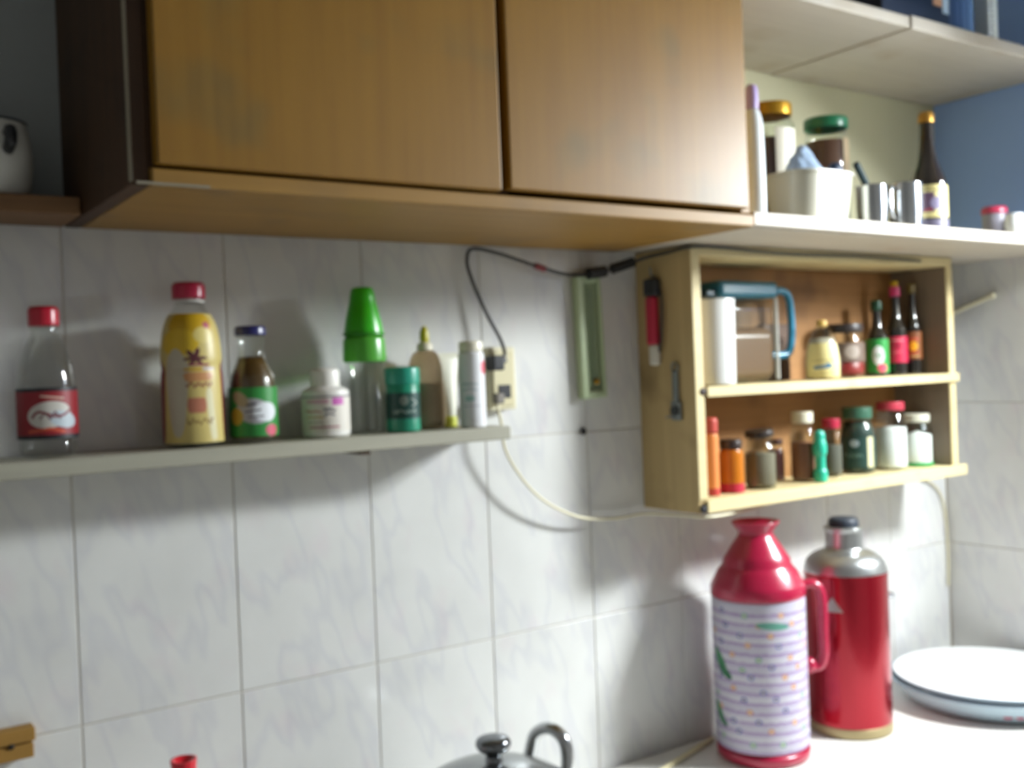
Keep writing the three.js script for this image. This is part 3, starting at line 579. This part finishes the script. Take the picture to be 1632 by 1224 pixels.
{
  const t = thing('plastic_bag', 'crumpled pale blue plastic bag heaped in the white tub', 'bag', [1.347, OY + 0.005, 0.235]);
  const g = new THREE.SphereGeometry(1, 40, 28), p = g.attributes.position;
  for (let i = 0; i < p.count; i++) {
    let x = p.getX(i), y = p.getY(i), z = p.getZ(i);
    const k = 1 + 0.22 * fbm(x * 2.4, y * 2.4, z * 2.4 + 3) + 0.08 * noise.noise(x * 7, y * 7, z * 7);
    const up = Math.max(0, y);
    x = x * k * (1 - 0.5 * up); z = z * k * (1 - 0.6 * up);
    p.setXYZ(i, x * 0.056 - 0.012 * up, 0.0525 + y * k * (y > 0 ? 0.066 : 0.046), z * 0.037);
  }
  g.computeVertexNormals();
  mesh('bag', g, phys('#b4cbe6', 0.35, { transmission: 0.2, thickness: 0 }), t);
  mesh('dark_knot', ball(0.04, 0.084, 0.022, 0.0125, 1.1, 0.9, 0.8), std('#1c2f4a', 0.5), t);
}
function steelMug(text, x, z, r, h, handle) {
  const t = thing('steel_mug', text, 'mug', [x, OY, z]);
  mesh('body', lathe([[0, 0.0006], [r * 0.86, 0.0005], [r * 0.92, 0.004], [r, h * 0.4], [r, h - 0.002], [r + 0.0012, h], [r - 0.0012, h], [r - 0.002, h * 0.4], [r * 0.86, 0.004], [0, 0.003]], 48), M.steel, t);
  if (handle) mesh('handle', tube([[-r * 0.97, h * 0.88, 0.001], [-r - 0.013, h * 0.86, 0.003], [-r - 0.018, h * 0.6, 0.004], [-r - 0.014, h * 0.3, 0.003], [-r * 0.97, h * 0.2, 0.001]], 0.004, 30, 8), M.steel, t);
  return t;
}
steelMug('small polished steel cup without handle beside the white tub', 1.4745, 0.26, 0.0245, 0.068, false);
steelMug('larger steel mug with its handle to the left, beside the brown bottle', 1.562, 0.262, 0.0285, 0.077, true);
{
  const t = thing('teal_spoon', 'dark teal spoon leaning out of the small steel cup', 'spoon', [1.4745, OY, 0.26]);
  mesh('handle', tube([[0.008, 0.02, 0.002], [-0.006, 0.05, 0.002], [-0.019, 0.071, 0.003], [-0.03, 0.083, 0.004], [-0.046, 0.1, 0.006]], 0.0056, 24, 8), std('#0f3038', 0.7), t);
  mesh('bowl', ball(0.0095, 0.0165, 0.002, 0.0095, 0.7, 1.1, 0.8), plastic('#173f48', 0.4), t);
}
{
  const x = 1.63, z = 0.262, t = thing('beer_bottle', 'tall dark brown glass bottle with gold cap and cream label on the open shelf', 'bottle', [x, OY, z]);
  mesh('body', lathe([[0, 0.001], ...smooth([[0.027, 0.0005], [0.031, 0.004], [0.031, 0.07], [0.0305, 0.084], [0.025, 0.1], [0.0165, 0.125], [0.0125, 0.155], [0.0115, 0.185], [0.0118, 0.19]], 60)]), phys('#241c16', 0.1, { clearcoat: 1, clearcoatRoughness: 0.05 }), t);
  mesh('cap', lathe([[0.0125, 0.187], [0.0138, 0.189], [0.0132, 0.2], [0.0105, 0.206], [0, 0.207]], 24), std('#b98a3a', 0.35, { metalness: 0.6 }), t);
  label(t, 0.0316, 0.02, 0.076, canvasTex(512, 150, (c, w, h) => { c.fillStyle = '#d9cc8c'; c.fillRect(0, 0, w, h); for (const o of [-256, 0, 256]) { c.fillStyle = '#5d4258'; c.fillRect(190 + o, 34, 76, 90); blob(c, 280 + o, 84, 34, 30, '#8a82a0'); squiggle(c, 200 + o, 300 + o, 22, 14, '#7a6a3a', 5); stroke(c, '#a83a4a', 10, [224 + o, 116], [250 + o, 112]); } }), facing(x, z) + 0.2);
  label(t, 0.0316, 0.004, 0.017, canvasTex(64, 16, (c, w, h) => { c.fillStyle = '#6f6a80'; c.fillRect(0, 0, w, h); }), facing(x, z), 'foot_label');
}
for (const [x, r, h, text] of [[1.884, 0.0175, 0.041, 'small rounded white bowl left of its twin at the open shelf end'], [1.927, 0.021, 0.043, 'small rounded white bowl nearest the right wall on open shelf']]) {
  const t = thing('white_bowl', text, 'bowl', [x, OY, 0.272]);
  mesh('bowl', lathe(smooth([[0, 0.0006], [r * 0.6, 0.001], [r, h * 0.45], [r * 0.95, h * 0.85], [r * 0.88, h], [r * 0.82, h], [r * 0.9, h * 0.5], [r * 0.5, 0.004], [0, 0.003]], 50), 40), phys('#f0f4f6', 0.2, { clearcoat: 0.6 }), t);
}
{
  const t = thing('pink_pot', 'little pink plastic pot behind the two white bowls', 'pot', [1.915, OY, 0.215]);
  mesh('body', lathe([[0, 0.0006], [0.019, 0.0005], [0.021, 0.004], [0.0225, 0.05], [0.021, 0.052], [0, 0.052]]), plastic('#9a98a6', 0.4), t);
  mesh('lid', lathe([[0.0225, 0.052], [0.0238, 0.053], [0.0238, 0.062], [0.02, 0.066], [0, 0.0665]]), plastic('#c23a5c', 0.35), t);
}
// on the top board
const UY = CB + 0.3715;
{
  const t = thing('navy_box', 'dark navy carton lying on the top board of the open shelf', 'box', [1.585, UY, 0.255]);
  mesh('carton', box(-0.1, 0.092, 0.0005, 0.09, -0.06, 0.03, 0.003), std('#16263f', 0.4), t);
  mesh('label', box(0.07, 0.088, 0.026, 0.06, 0.03, 0.0308), std('#b9cfe0', 0.4), t);
  mesh('label', box(0.042, 0.068, 0.036, 0.055, 0.03, 0.0308), std('#c99a78', 0.5), t);
}
for (let k = 0; k < 4; k++) {
  const t = thing('folder', ['first slim dark blue folder standing beside the navy carton', 'second slim blue folder from the navy carton', 'third slim blue folder from the navy carton', 'last and palest blue folder, standing next to the white box file'][k], 'folder', [1.692 + k * 0.0205, UY, 0.235], 0, 'blue folders on the top board');
  mesh('cover', box(-0.009, 0.009, 0.0005, 0.23, -0.14, 0.04, 0.002), std(['#22385c', '#2c4670', '#3a5580', '#466390'][k], 0.45), t);
  mesh('spine', box(-0.0095, 0.0095, 0.004, 0.226, 0.04, 0.043, 0.001), std(['#2c456c', '#37537e', '#466490', '#5a7aa6'][k], 0.4), t);
}
{
  const t = thing('box_file', 'white upright box file with rows of dark print on its spine', 'box', [1.822, UY, 0.238]);
  mesh('case', box(-0.016, 0.016, 0.0005, 0.25, -0.14, 0.04, 0.002), std('#dfe8e8', 0.45), t);
  const tx = canvasTex(64, 512, (c, w, h) => { c.fillStyle = '#e6eeee'; c.fillRect(0, 0, w, h); for (let k = 0; k < 26; k++) squiggle(c, 12, 34, 18 + k * 19, 9, '#4a5058', 4, 4); });
  const g = new THREE.BoxGeometry(0.031, 0.24, 0.001); g.translate(0, 0.125, 0.0408);
  mesh('spine_label', g, std('#ffffff', 0.45, { map: tx }), t);
}
// left ledge
{
  const t = thing('enamel_mug', 'white enamel mug with a black handle on the dark ledge left of the cabinet', 'mug', [0.188, CB + 0.0215, 0.05]);
  mesh('body', lathe(smooth([[0, 0.0006], [0.03, 0.0006], [0.038, 0.006], [0.0425, 0.03], [0.0425, 0.055], [0.039, 0.075], [0.037, 0.084], [0.035, 0.084], [0.0365, 0.075], [0.04, 0.05], [0.036, 0.008], [0, 0.003]], 70), 44), plastic('#d8d8d0', 0.35), t);
  mesh('handle', tube([[0.012, 0.066, 0.036], [0.013, 0.068, 0.05], [0.012, 0.056, 0.055], [0.011, 0.048, 0.038]], 0.0065, 24, 8), M.black, t);
  mesh('rim', (() => { const g = new THREE.TorusGeometry(0.0365, 0.0018, 8, 40); g.rotateX(Math.PI / 2); g.translate(0, 0.0842, 0); return g; })(), plastic('#26303a', 0.4), t);
}
// ---------------------------------------------------------------- thermos flasks
{
  const x = 1.322, z = 0.119, f = facing(x, z), t = thing('thermos_flask', 'large thermos flask with crimson top, side handle and pale printed lavender body', 'thermos', [x, CY, z]);
  const red = phys('#a8123c', 0.28, { clearcoat: 0.5, clearcoatRoughness: 0.15 });
  mesh('base', lathe([[0, 0.0005], [0.072, 0.0005], [0.0765, 0.003], [0.0775, 0.012], [0.0768, 0.023], [0, 0.023]], 56), red, t);
  mesh('body', lathe([[0.076, 0.023], [0.0769, 0.025], [0.0769, 0.268], [0.0755, 0.27]], 64), plastic('#c9c0d2', 0.4), t);
  mesh('printed_wrap', lathe([[0.0775, 0.025], [0.0775, 0.268]], 64, f - Math.PI), std('#ffffff', 0.4, { side: THREE.DoubleSide, map: canvasTex(1024, 560, (c, w, h) => {
    c.fillStyle = '#b9b6c6'; c.fillRect(0, 0, w, h);
    for (let k = 0; k < 15; k++) { c.fillStyle = k % 2 ? '#c4c2cc' : '#bbb8c6'; c.fillRect(0, 14 + k * 37, w, 20); squiggle(c, 0, w, 38 + k * 37, 7, '#9a80ae', 6, 6); squiggle(c, 0, w, 44 + k * 37, 6, '#a692b8', 4, 5); }
    for (let k = 0; k < 13; k++) for (let a = 0; a < 9; a++) {
      const px = (a * 114 + (k % 3) * 38 + rr(-14, 14) + 20) % w, py = 40 + k * 40 + rr(-8, 8), col = ['#6468a8', '#c89484', '#7074ae', '#c4907e', '#7fa69c'][Math.floor(rnd() * 5)];
      for (let q = 0; q < 5; q++) blob(c, px + Math.cos(q * 1.257) * 7, py + Math.sin(q * 1.257) * 7, 6, 5, col);
      blob(c, px, py, 4, 4, '#e6d89a');
    }
    for (const [px, py, s] of [[352, 232, 1.25], [334, 430, 1], [820, 200, 1]]) { blob(c, px, py, 46 * s, 17 * s, '#2c7a4a', 1.0); blob(c, px + 16 * s, py + 26 * s, 34 * s, 13 * s, '#1f6440', 0.6); stroke(c, '#7ab08a', 3, [px - 20 * s, py - 34 * s], [px + 22 * s, py + 34 * s]); }
    blob(c, 560, 80, 60, 14, '#5f9a8a', 0.1);
  }) }), t);
  mesh('shoulder', lathe([[0, 0.27], [0.0765, 0.27], [0.079, 0.273], [0.079, 0.286], [0.0765, 0.292], [0.073, 0.298], [0.066, 0.312], [0.0605, 0.318], [0.0565, 0.324], [0.0555, 0.332], [0.05, 0.34], [0.0405, 0.355], [0.032, 0.367], [0.0285, 0.373], [0.0285, 0.377], [0.0395, 0.391], [0.0405, 0.394], [0.0375, 0.3945], [0.026, 0.379], [0, 0.378]], 64), red, t);
  const grip = new THREE.Group(); const dir = Math.atan2(-0.57, 0.82);
  const hg = tube([[0.07, 0.281, 0], [0.092, 0.284, 0], [0.102, 0.278, 0], [0.107, 0.262, 0], [0.108, 0.2, 0], [0.107, 0.16, 0], [0.1, 0.145, 0], [0.084, 0.143, 0], [0.076, 0.143, 0]], 0.0085, 70, 12);
  const sc = hg.attributes.position; for (let i = 0; i < sc.count; i++) sc.setZ(i, sc.getZ(i) * 1.25);
  hg.rotateY(-dir); hg.rotateY(0);
  hg.computeVertexNormals();
  const hm = mesh('handle', hg, red, t); hm.rotation.y = 2 * dir;
  const lug = mesh('lug', ball(0.083, 0.147, 0, 0.013, 0.9, 1.15, 1.2), red, t); lug.rotation.y = dir;
}
{
  const x = 1.535, z = 0.133, f = facing(x, z), t = thing('thermos_flask', 'red lacquered metal thermos flask with silver shoulder and dark stopper', 'thermos', [x, CY, z]);
  mesh('base', lathe([[0, 0.0005], [0.069, 0.0005], [0.0735, 0.002], [0.0735, 0.017], [0.0725, 0.019], [0, 0.019]], 56), std('#a89a72', 0.4, { metalness: 0.4 }), t);
  mesh('body', lathe([[0.0725, 0.019], [0.0735, 0.021], [0.0735, 0.03], [0.0728, 0.032], [0.0728, 0.278], [0.0735, 0.281], [0.0725, 0.285]], 64), phys('#a81228', 0.26, { metalness: 0.75, clearcoat: 0.6, clearcoatRoughness: 0.15 }), t);
  mesh('shoulder', lathe(smooth([[0.0728, 0.284], [0.0715, 0.29], [0.066, 0.303], [0.054, 0.314], [0.04, 0.32], [0.034, 0.324], [0.0325, 0.332], [0.0325, 0.352], [0.034, 0.358], [0.031, 0.362], [0, 0.363]], 60), 64), std('#b9bcbc', 0.3, { metalness: 0.9 }), t);
  mesh('stopper', lathe([[0, 0.362], [0.026, 0.362], [0.0265, 0.364], [0.0258, 0.373], [0.022, 0.378], [0, 0.379]], 32), std('#2c3440', 0.45), t);
  const a0 = f - 0.32, tri = new THREE.BufferGeometry(), pos = [], N = 8, R = 0.0734;
  const P = (u, v) => { const a = a0 + (u - 0.5) * 0.5; return [R * Math.sin(a), 0.222 + v * 0.026, R * Math.cos(a)]; };
  for (let k = 0; k < N; k++) { const u0 = k / N, u1 = (k + 1) / N, top = (u) => 1 - Math.abs(u - 0.5) * 2; pos.push(...P(u0, 0), ...P(u1, 0), ...P(u1, top(u1)), ...P(u0, 0), ...P(u1, top(u1)), ...P(u0, top(u0))); }
  tri.setAttribute('position', new THREE.Float32BufferAttribute(pos, 3)); tri.computeVertexNormals();
  mesh('grey_triangle', tri, std('#a8aaa2', 0.4, { metalness: 0.5, side: THREE.DoubleSide }), t).userData.label = 'silver grey triangle';  // pale grey triangle laid on the red body
  const hg = tube([[0.0728, 0.232, -0.01], [0.088, 0.232, -0.011], [0.096, 0.231, 0], [0.088, 0.23, 0.011], [0.0728, 0.23, 0.01]], 0.0022, 40, 8);
  const hm = mesh('wire_loop', hg, std('#8b9094', 0.35, { metalness: 0.8 }), t); hm.rotation.y = -0.35;
}
// tray and plate
{
  const x = 1.862, z = 0.208, t = thing('enamel_basin', 'shallow pale blue enamel basin at the right end of the worktop', 'basin', [x, CY, z]);
  mesh('body', lathe([[0, 0.0006], [0.14, 0.0006], [0.155, 0.006], [0.172, 0.024], [0.178, 0.037], [0.185, 0.041], [0.1865, 0.0425], [0.1855, 0.044], [0.176, 0.041], [0.169, 0.026], [0.152, 0.009], [0.138, 0.004], [0, 0.003]], 72), phys('#b7ccd8', 0.25, { clearcoat: 0.5 }), t);
  const rim = new THREE.TorusGeometry(0.1862, 0.0016, 8, 80); rim.rotateX(Math.PI / 2); rim.translate(0, 0.0428, 0);
  mesh('rim', rim, plastic('#6c7d8c', 0.35), t);
  const d = facing(x, z) + 0.25;
  const motif = merge([0, 1, 2].map((k) => { const a = d + k * 0.12 - 0.1, g = new THREE.SphereGeometry(0.008, 10, 8); g.scale(1, 0.5, 0.12); g.rotateX(-0.85); g.translate(0, 0.0185, 0.1675); g.rotateY(a); return g; }));
  mesh('painted_flower', motif, plastic('#c8566c', 0.4), t).userData.label = 'pink painted flower';
}
{
  const t = thing('round_lid', 'flat round white lid lying on top of the blue enamel basin', 'lid', [1.862, CY + 0.0446, 0.208]);
  mesh('disc', lathe([[0, 0], [0.16, 0], [0.176, 0.002], [0.178, 0.005], [0.175, 0.008], [0.168, 0.009], [0.162, 0.007], [0, 0.007]], 72), phys('#eef1f1', 0.3, { clearcoat: 0.4 }), t);
  const b = new THREE.TorusGeometry(0.1765, 0.0018, 8, 80); b.rotateX(Math.PI / 2); b.translate(0, 0.0055, 0);
  mesh('edge_band', b, plastic('#8fa0ae', 0.4), t);
}
// chopstick
{
  const t = thing('chopstick', 'pale wooden chopstick lying on the worktop left of the thermos flasks', 'chopstick', [1.18, CY, 0.058]);
  const w = std('#d9cfa8', 0.6);
  mesh('shaft', rod([-0.12, 0.0046, 0.036], [0.06, 0.0046, -0.0165], 0.0036, 0.0045, 10), w, t);
  mesh('grip', (() => { const g = rod([0.06, 0.0046, -0.0165], [0.115, 0.0046, -0.0325], 0.0046, 0.0046, 6); return g; })(), w, t);
}
// cooking pot
{
  const t = thing('cooking_pot', 'stainless steel cooking pot with domed lid and arched side handle at the bottom edge', 'pot', [0.7, CY, 0.242]);
  mesh('body', lathe([[0, 0.0006], [0.095, 0.0006], [0.104, 0.008], [0.106, 0.02], [0.106, 0.118], [0.111, 0.122], [0.108, 0.124], [0.103, 0.118], [0.102, 0.02], [0, 0.006]], 64), M.steel, t);
  const lid = mesh('lid', lathe(smooth([[0.1105, 0.1245], [0.108, 0.13], [0.095, 0.146], [0.072, 0.16], [0.045, 0.17], [0.02, 0.1745], [0, 0.175]], 50), 64), std('#9fa2a2', 0.22, { metalness: 1 }), t);
  mesh('knob', lathe(smooth([[0.013, 0.172], [0.0105, 0.178], [0.011, 0.184], [0.019, 0.19], [0.0225, 0.196], [0.02, 0.203], [0.01, 0.2065], [0, 0.207]], 40), 36), std('#7d8084', 0.15, { metalness: 1 }), lid);
  for (const [a, nm] of [[0.36, 0], [0.36 + Math.PI, 1]]) {
    const hg = tube([[0.106, 0.1, -0.03], [0.124, 0.14, -0.03], [0.128, 0.166, -0.022], [0.13, 0.176, 0], [0.128, 0.166, 0.022], [0.124, 0.14, 0.03], [0.106, 0.1, 0.03]], 0.0088, 50, 12);
    const m = mesh('handle', hg, M.steel, t); m.rotation.y = a;
  }
}
// dish soap, only its red cap in view
{
  const t = thing('soap_bottle', 'upright bottle of which only the red notched cap shows at the bottom edge', 'bottle', [0.322, CY + 0, 0.222]);
  mesh('body', lathe([[0, 0.0006], ...smooth([[0.026, 0.0005], [0.03, 0.005], [0.03, 0.12], [0.028, 0.17], [0.018, 0.205], [0.012, 0.215]], 40)]), plastic('#d9b8b0', 0.35), t);
  mesh('cap', lathe([[0.0125, 0.214], [0.0138, 0.216], [0.0128, 0.255], [0.0138, 0.264], [0.0115, 0.264], [0.007, 0.2585], [0, 0.2575]], 28), plastic('#cf1a2c', 0.35), t);
}
renderer.render(scene, camera);
